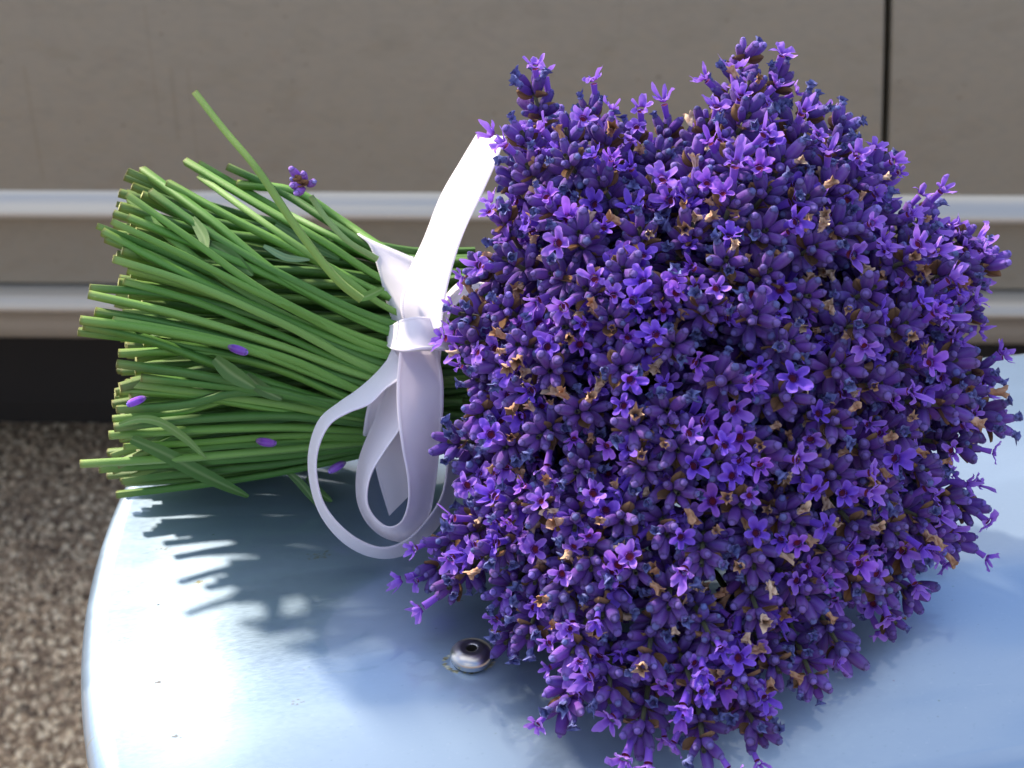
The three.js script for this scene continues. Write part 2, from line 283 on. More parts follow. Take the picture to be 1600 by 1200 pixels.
function flowerTemplate(seed, crumple) {                                               // two-lipped corolla: flaring tube, two broad upper and three lower lobes
  const r = rng(seed), lobes = [[60, 1.0, 2.35], [120, 1.0, 2.35], [195, 0.85, 2.7], [270, 0.92, 2.6], [345, 0.85, 2.7]].map(([d, l, w]) => [((d + 10 * (r() - 0.5)) * Math.PI) / 180, l * (0.92 + 0.16 * r()), w * (0.9 + 0.25 * r())]);
  const TL = 0.0036 + 0.0012 * r(), R0 = 0.00078, RT = 0.00098, RM = 0.0041 + 0.0006 * r(), flare = (crumple ? 0.0022 : 0.0002) + 0.0022 * r(), curl = [...lobes].map(() => (crumple ? 0.0045 : 0.0024) * (r() - 0.5)), o = r() * 50;
  const tube = gridTemplate(12, 4, (u, v) => { const a = u * 2 * Math.PI, w = lerp(R0, RT, v * v); return { p: V(Math.cos(a) * w, v * TL, Math.sin(a) * w), c: petalB.clone().lerp(petalA, v * 0.7) }; });
  const limb = gridTemplate(50, 6, (u, v) => {
    const a = u * 2 * Math.PI; let R = 0, cu = 0, crease = 0;
    for (let k = 0; k < 5; k++) { let d = Math.abs(a - lobes[k][0]); d = Math.min(d, 2 * Math.PI - d); const q = d * lobes[k][2]; if (q < 1.5) { const w = lobes[k][1] * Math.pow(Math.cos(Math.min(q, 1.5)), 0.5); if (w > R) { R = w; cu = curl[k]; crease = Math.exp(-d * d * 40); } } }
    R = Math.max(R, 0.34) * RM; const rho = lerp(RT, Math.max(R, RT * 1.25) * (crumple ? 0.8 + 0.3 * noise.noise(a * 1.3 + o, 1, o) : 1), v), k = rho / RM;
    const y = TL + 0.0009 * Math.sqrt(v) * 0.6 + flare * k + cu * k * k * 1.4 + (crumple ? 0.0024 : 0.0014) * k * noise.noise(Math.cos(a) * 2.8 * k + o, Math.sin(a) * 2.8 * k, o) - 0.00025 * crease * v;
    const c = throat.clone().lerp(petalB, smoothstep(v, 0.0, 0.16)).lerp(petalA, smoothstep(v, 0.15, 0.5)).lerp(petalEdge, 0.55 * smoothstep(v, 0.6, 1)).lerp(petalB, 0.35 * crease * (1 - v));
    return { p: V(Math.cos(a) * rho, y, Math.sin(a) * rho), c };
  });
  const pit = gridTemplate(12, 1, (u, v) => { const a = u * 2 * Math.PI, w = RT * 0.98 * (1 - v); return { p: V(Math.cos(a) * w, TL - 0.0004 * v - 0.0001, Math.sin(a) * w), c: v ? col('#7c2a18') : throat }; });
  return joinTemplates(tube, limb, pit);
}
const flowers = Array.from({ length: 16 }, (_, k) => flowerTemplate(300 + k, k % 3 > 0));
function driedTemplate(seed, base, dark, L, W) {                              // a withered corolla: a crumpled, torn tube
  const r = rng(seed), o = r() * 90, ln = L * (0.8 + 0.4 * r()), bx = 0.0012 * (r() - 0.5), bz = 0.0012 * (r() - 0.5), cb = col(base), cd = col(dark);
  return gridTemplate(12, 8, (u, v) => {
    const a = u * 2 * Math.PI, n = noise.noise(Math.cos(a) * 1.6 + o, v * 3.2, Math.sin(a) * 1.6), f = noise.noise(Math.cos(a) * 4 + o, v * 9, Math.sin(a) * 4);
    const mouth = smoothstep(v, 0.62, 1), shape = lerp(0.7, 0.92, smoothstep(v, 0.05, 0.5)) * (1 + mouth * (0.55 + 0.5 * Math.cos(a * 5 + o))), w = W * shape * (1 + 0.7 * n + 0.35 * f);
    return { p: V(Math.cos(a) * w + bx * v * v + 0.0004 * f * v, ln * (v + mouth * (0.22 * n + 0.18 * f)), Math.sin(a) * w + bz * v * v), c: cb.clone().lerp(cd, clamp(0.35 - 1.1 * n - 0.5 * f, 0, 1)) };
  });
}
const withered = Array.from({ length: 7 }, (_, k) => driedTemplate(400 + k, ['#cba88c', '#b89172', '#dcc3aa'][k % 3], '#8a5c3e', 0.0042, 0.00082));
const shrivelled = Array.from({ length: 5 }, (_, k) => driedTemplate(430 + k, '#8088c6', '#322d6a', 0.0024, 0.0008));
const bractT = [0, 1].map((k) => gridTemplate(6, 6, (u, v) => { const w = 0.0017 * Math.pow(Math.sin(Math.PI * Math.min(1, 0.12 + v * 0.88)), 0.7), x = u * 2 - 1; return { p: V(x * w, v * 0.0042, 0.0007 * (1 - x * x) + 0.0009 * v * v * (k ? 1 : -0.6)), c: col('#6b4c34').lerp(col('#8a6c50'), v).lerp(col('#452d1c'), Math.abs(x) < 0.2 ? 0.5 : 0) }; }, false));
const rodT = (r0, r1, c0, c1, n = 6) => gridTemplate(n, 3, (u, v) => { const a = u * 2 * Math.PI, w = lerp(r0, r1, v); return { p: V(Math.cos(a) * w, v, Math.sin(a) * w), c: c0.clone().lerp(c1, v) }; });
const toGeo = (t) => new Mesher().add(t, new THREE.Matrix4()).geometry();

const calyxMat = new THREE.MeshPhysicalMaterial({ vertexColors: true, roughness: 0.9, sheen: 0.4, sheenRoughness: 0.45, sheenColor: col('#aaa2d8'), bumpMap: fuzzTex, bumpScale: 0.0003, specularIntensity: 0.25 });
const petalMat = new THREE.MeshPhysicalMaterial({ vertexColors: true, roughness: 0.95, side: THREE.DoubleSide, transmission: 0.35, thickness: 0, specularIntensity: 0.3 });
const petalMats = ['#ffffff', '#d9d2ff', '#ffe6ff', '#c4c0ee'].map((c) => { const m = petalMat.clone(); m.color = col(c); return m; });
const dryMat = new THREE.MeshStandardMaterial({ vertexColors: true, roughness: 0.85, side: THREE.DoubleSide });
const stemMat = new THREE.MeshPhysicalMaterial({ vertexColors: true, roughness: 0.55, sheen: 0.12, sheenRoughness: 0.5, sheenColor: col('#cfe0b0'), bumpMap: fuzzTex, bumpScale: 0.00008 });

// ---------------------------------------------------------------- the bouquet
const bouquetBase = P(700, 760, 0.33); bouquetBase.y = PANEL_Y;
const bouquet = thing('lavender_bouquet', 'tied bunch of purple lavender lying on the blue panel, stems to the left', 'bouquet', bouquetBase);
const rel = (v) => v.clone().sub(bouquetBase);
const flowerGeos = flowers.map(toGeo), witheredGeos = withered.map(toGeo), calyxGeos = calyxes.map(toGeo);

// axis of the stem bundle: centre of the cut ends, centre of the tie
const endC = V(-0.115, PANEL_Y + 0.0465, -0.324), tieC = V(-0.0285, PANEL_Y + 0.039, -0.326), END_R = 0.046, TIE_R = 0.0295, bundleAxis = tieC.clone().sub(endC);
const bundleLen = bundleAxis.length(); bundleAxis.normalize();
function bundleDepth(px, py, k = 1) {                                         // depth of the bundle's near surface at a pixel
  let best = 0.33, bd = 1e9;
  for (let d = 0.24; d < 0.45; d += 0.0005) {
    const p = P(px, py, d).sub(endC), t = p.dot(bundleAxis), q = t / bundleLen, rad = lerp(END_R, TIE_R, clamp(q, -0.2, 1.2)) * k, dist = p.addScaledVector(bundleAxis, -t).length() - rad;
    if (dist < 0) return d;
    if (dist < bd) { bd = dist; best = d; }
  }
  return best;
}
// A stem or leaf-like tube along world points. sq: squared cross-section.
const greens = ['#568f33', '#467f2b', '#659a3c', '#3d7228', '#72a249'].map(col), cutC = col('#a3ad64'), cutBrown = col('#8f6f36');
function stemGeometry(points, rad, g, r, segs = 22, cut = true) {
  const c = new THREE.CatmullRomCurve3(points.map(rel), false, 'centripetal'), fr = c.computeFrenetFrames(segs, false), N = 8, tw = r() * 6, pts = Array.from({ length: segs + 1 }, (_, j) => c.getPointAt(j === 1 ? 0.008 : j / segs)), darker = g.clone().multiplyScalar(0.62), pos = [], uv = [], cc = [], idx = [];
  const wob = r() * 40;
  for (let j = 0; j <= segs; j++) for (let i = 0; i <= N; i++) {
    const a = (i / N) * 2 * Math.PI, s = rad * (i % 2 ? 0.82 : 1.16) * (1 + 0.05 * noise.noise(j * 0.35 + wob, 3, 1)), aa = a + tw + j * 0.012, p = pts[j].clone().addScaledVector(fr.normals[j], Math.cos(aa) * s).addScaledVector(fr.binormals[j], Math.sin(aa) * s);
    pos.push(p.x, p.y, p.z); uv.push(i / 2, (j / segs) * 20);
    const q = g.clone().lerp(darker, i % 2 ? 0.35 : 0).lerp(col('#9db56a'), 0.12 * (0.5 + 0.5 * noise.noise(j * 0.5 + wob, i, 2))); if (cut && j === 0) q.lerp(cutBrown, 0.5); if (cut && j === 1) q.lerp(cutC, 0.3); cc.push(q.r, q.g, q.b);
  }
  for (let j = 0; j < segs; j++) for (let i = 0; i < N; i++) { const a = j * (N + 1) + i, b = a + 1, d = a + N + 1, e = d + 1; idx.push(a, b, d, b, e, d); }
  const t = withNormals({ pos, uv, col: cc, idx }, N, segs), m = new Mesher().add(t, new THREE.Matrix4());
  for (const [j, s] of [[0, -1], [segs, 1]]) {                                // cut faces
    const b = m.p.length / 3, n = fr.tangents[j], o = pts[j].clone().addScaledVector(n, s * rad * 0.12), put = (p, k) => { m.p.push(p.x, p.y, p.z); m.n.push(n.x * s, n.y * s, n.z * s); m.u.push(0, 0); m.c.push(k.r, k.g, k.b); };
    put(o, col('#c8c896')); for (let i = 0; i <= N; i++) put(V().fromArray(pos, 3 * (j * (N + 1) + i)), cutC);
    for (let i = 0; i < N; i++) m.i.push(...(s < 0 ? [b, b + 2 + i, b + 1 + i] : [b, b + 1 + i, b + 2 + i]));
  }
  return m.geometry();
}
{
  const r = rng(501);
  // the inner stems of the bundle, greens darkened to stand for shade inside
  const M = 150, tieUp = V(0, 1, 0), side = V().crossVectors(bundleAxis, tieUp).normalize(), up = V().crossVectors(side, bundleAxis).normalize();
  for (let k = 0; k < M; k++) {
    const rho = 0.93 * Math.sqrt((k + 0.5) / M), phi = k * 2.39996 + 0.3 * r(), tw = 0.25 + 0.2 * r(), at = (q, R) => endC.clone().addScaledVector(bundleAxis, bundleLen * q).addScaledVector(side, Math.cos(phi + tw * q) * rho * R).addScaledVector(up, Math.sin(phi + tw * q) * rho * R);
    let q0 = -0.05 + 0.14 * r() * r() + 0.12 * (rho < 0.6 ? r() : 0);
    while (pixelX(at(q0, END_R)) < 178 + 16 * (k % 3)) q0 += 0.02;
    const pts = [at(q0, END_R * 1.02), at(0.35, lerp(END_R, TIE_R, 0.42)), at(0.75, lerp(END_R, TIE_R, 0.82)), at(1.0, TIE_R * 0.95), at(1.18, TIE_R)];
    for (const p of pts) { p.y = Math.max(p.y + 0.0015 * (r() - 0.5), PANEL_Y + 0.0018); p.x += 0.002 * (r() - 0.5); p.z += 0.002 * (r() - 0.5); }
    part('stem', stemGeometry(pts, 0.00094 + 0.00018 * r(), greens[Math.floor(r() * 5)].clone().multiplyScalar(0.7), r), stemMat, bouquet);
  }
  for (let k = 0; k < 26; k++) {                                               // low ones on the panel, added to block light under the bundle; darkened too
    const z = 0.306 + 0.04 * r(), h = PANEL_Y + 0.002 + 0.02 * r() * r(), x = -0.116 + 0.014 * r();
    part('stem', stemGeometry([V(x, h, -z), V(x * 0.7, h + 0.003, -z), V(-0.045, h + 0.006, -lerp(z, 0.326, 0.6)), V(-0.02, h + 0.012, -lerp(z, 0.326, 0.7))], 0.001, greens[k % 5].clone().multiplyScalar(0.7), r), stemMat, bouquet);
  }
  // the stems that lie in front and can be followed one by one
  const front = [
    [222, 265, 330, 345, 450, 440, 625, 520], [290, 252, 400, 318, 500, 375, 625, 450], [310, 255, 420, 318, 520, 370, 620, 420], [312, 276, 430, 360, 520, 420, 625, 490], [355, 260, 440, 300, 520, 350, 618, 408],
    [370, 288, 460, 300, 540, 350, 620, 400], [200, 305, 300, 375, 430, 465, 625, 545], [202, 312, 290, 392, 420, 480, 625, 560], [235, 300, 320, 360, 440, 430, 625, 510], [262, 285, 370, 345, 480, 400, 625, 470],
    [152, 353, 270, 400, 410, 460, 625, 550], [175, 346, 290, 400, 430, 470, 625, 556], [165, 372, 280, 420, 420, 490, 625, 575], [200, 340, 310, 385, 440, 440, 625, 525], [177, 405, 290, 440, 430, 500, 625, 590],
    [140, 450, 270, 462, 420, 500, 625, 580], [138, 460, 270, 490, 420, 535, 625, 600], [148, 487, 260, 506, 410, 545, 625, 612], [193, 440, 300, 470, 440, 525, 625, 595], [125, 500, 240, 516, 390, 548, 625, 625],
    [122, 518, 250, 534, 400, 565, 625, 640], [130, 508, 230, 530, 380, 585, 625, 650], [176, 500, 300, 522, 450, 560, 625, 630], [185, 552, 300, 550, 430, 575, 625, 650], [182, 568, 300, 584, 430, 610, 625, 655],
    [205, 600, 300, 612, 430, 630, 625, 662], [188, 610, 300, 618, 430, 640, 625, 665], [182, 640, 290, 632, 380, 612, 625, 640], [176, 655, 280, 645, 380, 622, 625, 650], [178, 668, 300, 655, 440, 650, 625, 662],
    [170, 680, 300, 672, 440, 668, 625, 672], [193, 698, 320, 690, 450, 680, 625, 678], [125, 725, 280, 716, 430, 704, 625, 684], [155, 734, 300, 722, 440, 712, 625, 688], [190, 752, 320, 736, 450, 722, 625, 690], [182, 773, 320, 756, 450, 735, 625, 696],
    [205, 720, 310, 700, 440, 690, 625, 680], [220, 590, 320, 600, 440, 615, 625, 655], [160, 362, 270, 420, 400, 480, 625, 562], [200, 420, 320, 455, 450, 505, 625, 585],
  ];
  front.forEach((s, k) => {
    const pts = []; for (let j = 0; j < 8; j += 2) { const p = P(s[j], s[j + 1], bundleDepth(s[j], s[j + 1], j < 6 ? 1.0 + 0.045 * Math.sin(k * 2.4) : 0.93)); p.y = Math.max(p.y, PANEL_Y + 0.0019); pts.push(p); }
    pts.push(tieC.clone().addScaledVector(bundleAxis, 0.03).add(pts[3].clone().sub(tieC).multiplyScalar(0.7)));
    part('stem', stemGeometry(pts, 0.00096 + 0.00018 * r(), greens[Math.floor(r() * 5)], r, 28), stemMat, bouquet);
  });
  // the stray stem that sticks up across the others
  part('stem', stemGeometry([[305, 145, 0.320], [352, 205, 0.317], [400, 262, 0.314], [470, 365, 0.312], [530, 440, 0.311], [565, 468, 0.3125]].map((a) => P(...a)), 0.00102, col('#7fa648'), r, 30), stemMat, bouquet, 'long pale stem sticking up over the others');
  // narrow leaves among the stems: centre line pixels, half width in mm, lift towards the viewer
  const leafGeo = (line, w, lift, g) => {
    const pts = line.map(([x, y], i) => P(x, y, bundleDepth(x, y, 1.04) - lift)); for (const p of pts) p.y = Math.max(p.y, PANEL_Y + 0.002);
    const c = new THREE.CatmullRomCurve3(pts.map(rel)), n = 20, s = c.getSpacedPoints(n), m = 6, sideV = s.map((_, j) => V().crossVectors(c.getTangentAt(j / n), viewDir).normalize());
    const half = (dir) => gridTemplate(m, n, (u, v) => { const j = Math.round(v * n), x = u * 2 - 1, ww = w * Math.pow(Math.sin(Math.PI * clamp(0.1 + 0.87 * v, 0, 1)), 0.6) * (1 + 0.05 * noise.noise(v * 9, w * 1e4, 1)), edge = 1 - x * x; return { p: s[j].clone().addScaledVector(sideV[j], x * ww).addScaledVector(viewDir, dir * 0.0002 * edge + 0.0006 * (1 - Math.abs(x)) * (w / 0.002)), c: g.clone().lerp(col('#b0c688'), Math.abs(x) < 0.2 ? 0.3 : 0) }; }, false, [3, 12]);
    const a = half(-1), b = half(1); return new Mesher().add(a, new THREE.Matrix4()).add(b, new THREE.Matrix4()).geometry();
  };
  const leafMat = stemMat.clone(); leafMat.side = THREE.DoubleSide;
  for (const [line, w, lift, c] of [
    [[[186, 664], [215, 655], [245, 658], [285, 682], [322, 716]], 0.0014, 0.003, '#6d9448'], [[[205, 686], [255, 708], [310, 738], [388, 776]], 0.0026, 0.002, '#4f7a33'],
    [[[335, 560], [360, 582], [398, 606]], 0.0026, 0.004, '#4a7232'], [[[385, 585], [410, 608], [440, 624]], 0.002, 0.001, '#44692e'], [[[448, 736], [470, 756], [498, 792]], 0.0015, 0, '#40672c'], 
    [[[412, 384], [446, 402], [484, 406]], 0.0011, 0, '#6f9468'], [[[430, 350], [480, 380], [530, 405]], 0.0016, -0.004, '#557c46'], [[[300, 340], [318, 370], [322, 395]], 0.0018, 0, '#5d8340'], [[[330, 380], [360, 400], [395, 430]], 0.002, -0.001, '#49702f'],
    [[[560, 468], [580, 460], [600, 450]], 0.0014, 0.004, '#5d8c34'], [[[480, 745], [500, 770], [520, 800]], 0.0016, -0.004, '#3c6428'],
  ]) part('leaf', leafGeo(line, w * 0.8, lift, col(c)), leafMat, bouquet);
}

// ---------------------------------------------------------------- flower head
const outline = [[655, 470], [702, 420], [712, 340], [737, 285], [778, 250], [768, 190], [792, 128], [832, 108], [872, 148], [915, 142], [960, 172], [1000, 185], [1042, 168], [1085, 160], [1102, 128], [1125, 72], [1192, 42], [1215, 82], [1228, 112], [1272, 130], [1336, 170], [1342, 202],
  [1392, 236], [1402, 292], [1452, 310], [1475, 322], [1532, 350], [1580, 395], [1548, 440], [1552, 500], [1562, 600], [1586, 650], [1575, 716], [1525, 745], [1545, 815], [1530, 868], [1445, 920], [1412, 975], [1390, 1020], [1330, 1042], [1287, 1098], [1232, 1132], [1190, 1195],
  [1130, 1225], [1050, 1215], [960, 1155], [870, 1142], [822, 1110], [828, 1050], [792, 1040], [778, 968], [700, 962], [648, 938], [650, 870], [690, 825], [690, 760], [655, 700], [655, 655], [705, 600], [700, 545], [655, 520]];
const HX = 1110, HY = 650;
function reach(a) {                                                           // how far the outline is from the centre in direction a
  let best = 0; const dx = Math.cos(a), dy = Math.sin(a);
  for (let i = 0; i < outline.length; i++) {
    const [x1, y1] = outline[i], [x2, y2] = outline[(i + 1) % outline.length], ex = x2 - x1, ey = y2 - y1, den = dx * ey - dy * ex; if (Math.abs(den) < 1e-9) continue;
    const t = ((x1 - HX) * ey - (y1 - HY) * ex) / den, s = ((x1 - HX) * dy - (y1 - HY) * dx) / den; if (t > 0 && s >= 0 && s <= 1) best = Math.max(best, t);
  }
  return best;
}
const reaches = Array.from({ length: 360 }, (_, k) => reach((k * Math.PI) / 180));
const rimAt = (x, y) => { const a = ((Math.atan2(y - HY, x - HX) * 180) / Math.PI + 360) % 360, k = Math.floor(a); return lerp(reaches[k], reaches[(k + 1) % 360], a - k); };
const rOf = (x, y) => Math.hypot(x - HX, y - HY) / rimAt(x, y);
const FRONT = 0.274;                                                          // depth of the head's middle
const rimDepth = (x, y) => { const k = rimAt(x, y) / Math.max(1, Math.hypot(x - HX, y - HY)), ry = HY + (y - HY) * k; return Math.min(0.2 / (sP + (cP * (ry - 600)) / F) - 0.004, 0.338 + 0.006 * clamp((ry - HY) / 560, -1, 0)); };
const headPoint = (x, y, back = 0) => { const q = Math.sqrt(Math.max(0, 1 - rOf(x, y) ** 2)), d = rimDepth(x, y); return P(x, y, back === 1 ? d + 0.02 * q : lerp(d, FRONT, back === 2 ? q * 0.45 : q)); };
const fanO = P(1020, 600, 0.372);                                             // the spikes fan out from about here
{
  const r = rng(907), spots = [];
  const far = (p, d) => spots.every((s) => s.p.distanceTo(p) > d);
  const put = (x, y, d, back = 0) => { const p = headPoint(x, y, back); if (far(p, d)) { spots.push({ p, x, y, back }); return true; } return false; };
  // spikes that stand out of the outline in the photograph
  for (const [x, y] of [[985, 672], [1042, 640], [1060, 705], [1005, 735], [1060, 772], [1030, 800], [832, 128], [918, 165], [1170, 72], [1195, 62], [1105, 185], [1040, 195], [1320, 185], [1270, 165], [1375, 262], [1458, 335], [1520, 372], [1555, 405], [1530, 480], [1550, 650], [1565, 660], [1520, 800], [1500, 850], [1400, 975], [1320, 1025], [1275, 1075], [1190, 1150], [1100, 1175], [1000, 1150],
    [880, 1110], [840, 1090], [790, 1020], [700, 920], [668, 900], [690, 860], [700, 690], [718, 490], [728, 535], [778, 330], [815, 205], [802, 275], [1220, 120], [1430, 940], [1545, 580], [985, 205]]) put(x, y, 0.007);
  for (const d of [0.0112, 0.0102, 0.0092]) for (let k = 0; k < 6000; k++) { const x = 640 + 960 * r(), y = 40 + 1180 * r(); if (rOf(x, y) < 0.91) put(x, y, d); }
  const frontN = spots.length;
  for (let k = 0; k < 3000 && spots.length < frontN + 60; k++) { const x = 640 + 960 * r(), y = 40 + 1180 * r(), q = rOf(x, y); if (q < 0.93 && q > 0.5 && headPoint(x, y, 1).y > PANEL_Y + 0.012) put(x, y, 0.015, 1); }
  for (let k = 0, n = spots.length + 45; k < 3000 && spots.length < n; k++) { const x = 640 + 960 * r(), y = 40 + 1180 * r(); if (rOf(x, y) < 0.7 && headPoint(x, y, 2).y > PANEL_Y + 0.008) put(x, y, 0.0135, 2); }
  console.log('spikes', frontN, spots.length);
  // nearest the viewer first, so that they get the separately named pieces
  spots.sort((a, b) => (a.back - b.back) || (rOf(a.x, a.y) - rOf(b.x, b.y)));
  const restFlowers = new Mesher();                                           // those past the three hundred nearest
  let nFlower = 0, nDry = 0, nCalyx = 0, tris = 0;
  const Y = V(0, 1, 0), M = new THREE.Matrix4(), Q = new THREE.Quaternion(), one = V(1, 1, 1);
  spots.forEach((s, si) => {
    const axis = s.p.clone().sub(fanO).normalize(), q = rOf(s.x, s.y);
    axis.add(V(r() - 0.5, r() - 0.5, r() - 0.5).multiplyScalar(0.35)).normalize();
    const len = 0.034 + 0.006 * r(), tip = s.p.clone(); const size = 0.84 + 0.24 * r();
    const base = tip.clone().addScaledVector(axis, -len);
    for (const p of [tip, base]) if (p.y < PANEL_Y + 0.006) p.y = PANEL_Y + 0.006 + 0.003 * r();
    axis.copy(tip).sub(base).normalize();
    const quat = Q.setFromUnitVectors(Y, axis).clone(), mesh = new Mesher(), kids = [];
    // stalk inside the head, from the tie to the spike
    const inner = tieC.clone().addScaledVector(bundleAxis, 0.012 + 0.01 * r()).add(V(r() - 0.5, r() - 0.5, r() - 0.5).multiplyScalar(TIE_R * 1.1)), inv = quat.clone().invert(), sd = inner.clone().sub(base).applyQuaternion(inv), sl = sd.length();
    if (sl > 0.01) mesh.add(rodT(0.0009, 0.0009, col('#55703a'), col('#5a6a3c'), 5), M.compose(V(0, 0, 0), new THREE.Quaternion().setFromUnitVectors(Y, sd.clone().normalize()), V(1, sl, 1)));
    mesh.add(rodT(0.0008, 0.0005, col('#5f6b45'), col('#6a6a55')), M.compose(V(0, 0, 0), new THREE.Quaternion(), V(1, len, 1)));
    const whorls = s.back ? 4 : 6, toneSpike = 0.8 + 0.45 * r(), blueSpike = r();
    for (let w = 0; w < whorls; w++) {
      const y = len - 0.003 - w * (0.0048 + 0.0008 * r()), n = w === 0 ? 5 + Math.floor(r() * 2) : w > 2 ? 6 : 7 + Math.floor(r() * 2), ph = r() * 6.28;
      for (let k = 0; k < n; k++) {
        const a = ph + ((k + 0.35 * (r() - 0.5)) / n) * 2 * Math.PI, el = (w === 0 ? 0.42 + 0.35 * r() : w === 1 ? 0.85 + 0.35 * r() : 1.05 + 0.35 * r()), dir = V(Math.cos(a) * Math.sin(el), Math.cos(el), Math.sin(a) * Math.sin(el));
        const sc = size * (0.74 + 0.44 * r()), from = V(Math.cos(a) * 0.0006, y + 0.0012 * (r() - 0.5), Math.sin(a) * 0.0006), qd = new THREE.Quaternion().setFromUnitVectors(Y, dir).multiply(new THREE.Quaternion().setFromAxisAngle(Y, r() * 6.28)), ci = Math.floor(r() * 4);
        const tone = toneSpike * (0.8 + 0.45 * r()), tint = [tone * (0.9 + 0.2 * r()), tone * (0.92 + 0.16 * r() + 0.12 * (blueSpike > 0.7)), tone * (0.95 + 0.2 * r())];
        const m = new THREE.Matrix4().compose(from, qd, one.clone().multiplyScalar(sc));
        const wp = from.clone().applyQuaternion(quat).add(base); // keep everything above the panel
        const own = !s.back && w === 0 && nCalyx < 300 && q < 0.98;
        if (own) { nCalyx++; kids.push(['calyx', calyxGeos[ci], calyxMat, m]); } else mesh.add(calyxes[ci], m, tint);
        const roll = r(), tipP = from.clone().addScaledVector(dir, 0.0054 * sc);
        if (w < 3 && !s.back) {
          if (roll < [0.12, 0.22, 0.16][w]) {
            const fd = dir.clone().lerp(Y, 0.25 + 0.5 * r()).add(V(r() - 0.5, r() - 0.5, r() - 0.5).multiplyScalar(0.5)).normalize();
            const fi = Math.floor(r() * flowers.length), fm = new THREE.Matrix4().compose(tipP.clone().addScaledVector(dir, -0.0009), new THREE.Quaternion().setFromUnitVectors(Y, fd).multiply(new THREE.Quaternion().setFromAxisAngle(Y, r() * 6.28)), one.clone().multiplyScalar(0.66 + 0.4 * r()));
            if (nFlower++ < 300) kids.push(['open_flower', flowerGeos[fi], petalMats[Math.floor(r() * 4)], fm]); else restFlowers.add(flowers[fi], new THREE.Matrix4().compose(rel(base), quat, one).multiply(fm));
          } else if (roll > 0.88 && nDry < 300) {
            kids.push(['withered_flower', witheredGeos[Math.floor(r() * withered.length)], dryMat, new THREE.Matrix4().compose(tipP.clone().addScaledVector(dir, -0.0006), qd, one.clone().multiplyScalar(0.62 + 0.5 * r()))]); nDry++;
          } else if (roll > 0.74) mesh.add(shrivelled[Math.floor(r() * shrivelled.length)], m.clone().compose(tipP.clone().addScaledVector(dir, -0.0004), qd, one.clone().multiplyScalar(0.8 + 0.4 * r())));
        }
      }
      for (let k = 0; k < 3; k++) { const a = ph + k * 2.1; mesh.add(bractT[k % 2], M.compose(V(Math.cos(a) * 0.0008, y - 0.0004, Math.sin(a) * 0.0008), new THREE.Quaternion().setFromUnitVectors(Y, V(Math.cos(a) * 0.85, 0.5, Math.sin(a) * 0.85).normalize()), one)); }
    }
    const geo = mesh.geometry(); tris += geo.index.count / 3;
    const sp = part('flower_spike', geo, calyxMat, bouquet); sp.position.copy(rel(base)); sp.quaternion.copy(quat);
    for (const [name, g, mat, m] of kids) { const k = part(name, g, mat, sp); k.applyMatrix4(m); tris += g.index.count / 3; }
  });
  if (restFlowers.i.length) part('open_flower', restFlowers.geometry(), petalMat, bouquet).userData.kind = 'stuff';
  console.log('flowers', nFlower, 'dry', nDry, 'calyx', nCalyx, 'tris', tris);
  // small sprig that stands up among the stems
  part('stem', stemGeometry([[487, 308, 0.334], [510, 342, 0.332], [545, 378, 0.330], [590, 405, 0.331]].map((a) => P(...a)), 0.0009, col('#86a860'), r, 16), stemMat, bouquet);
  const g = new Mesher(), b = P(484, 306, 0.334);
  for (const [x, y, s, k] of [[460, 290, 0.9, 0], [452, 278, 0.7, 1], [455, 262, 0.9, 2], [474, 272, 0.8, 0], [490, 284, 0.8, 1], [466, 300, 0.9, 2]]) {
    const from = P(lerp(478, x, 0.25), lerp(292, y, 0.25), 0.334), to = P(x, y, 0.3305), dir = to.sub(from).normalize(); g.add(calyxes[k], new THREE.Matrix4().compose(from.sub(b), new THREE.Quaternion().setFromUnitVectors(Y, dir), one.clone().multiplyScalar(s * 1.0)), [2.2, 1.9, 1.8]);
    g.add(bractT[0], new THREE.Matrix4().compose(P(472, 288, 0.333).sub(b), new THREE.Quaternion().setFromUnitVectors(Y, dir), one.clone().multiplyScalar(0.8)), [1.3, 1.2, 1.1]);
  }
  part('flower_spike', g.geometry(), calyxMat, bouquet, 'small faded sprig standing up among the stems').position.copy(rel(b));
}

// ---------------------------------------------------------------- loose buds caught in the stems
for (const [x, y, x2, y2, label, tint, lift, k] of [
  [356, 541, 388, 552, 'purple bud with a pale tip lying on the middle stems', [1.7, 1.5, 1.6], 0.004, 0], [228, 621, 198, 634, 'violet bud lying at the cut stem ends, lower left', [2.2, 1.7, 2.4], 0.004, 1],
  [400, 688, 432, 694, 'dull violet bud lying on the lower stems left of the ribbon loop', [1.8, 1.4, 1.5], 0.004, 2], [540, 722, 513, 738, 'pale lilac bud seen through the big ribbon loop', [2.4, 2.2, 2.2], 0.006, 0],
]) {
  const d = bundleDepth(x, y, 1.04) - lift, a = P(x, y, d), b = P(x2, y2, bundleDepth(x2, y2, 1.04) - lift), g = new Mesher().add(calyxes[k], new THREE.Matrix4(), tint).geometry(), o = part('lavender_bud', g, calyxMat, scene);
  o.position.copy(a); o.quaternion.setFromUnitVectors(V(0, 1, 0), b.clone().sub(a).normalize()); o.scale.setScalar(b.distanceTo(a) / 0.0062);
  o.userData = { label, category: 'flower bud', group: 'loose buds caught among the stems' };
}

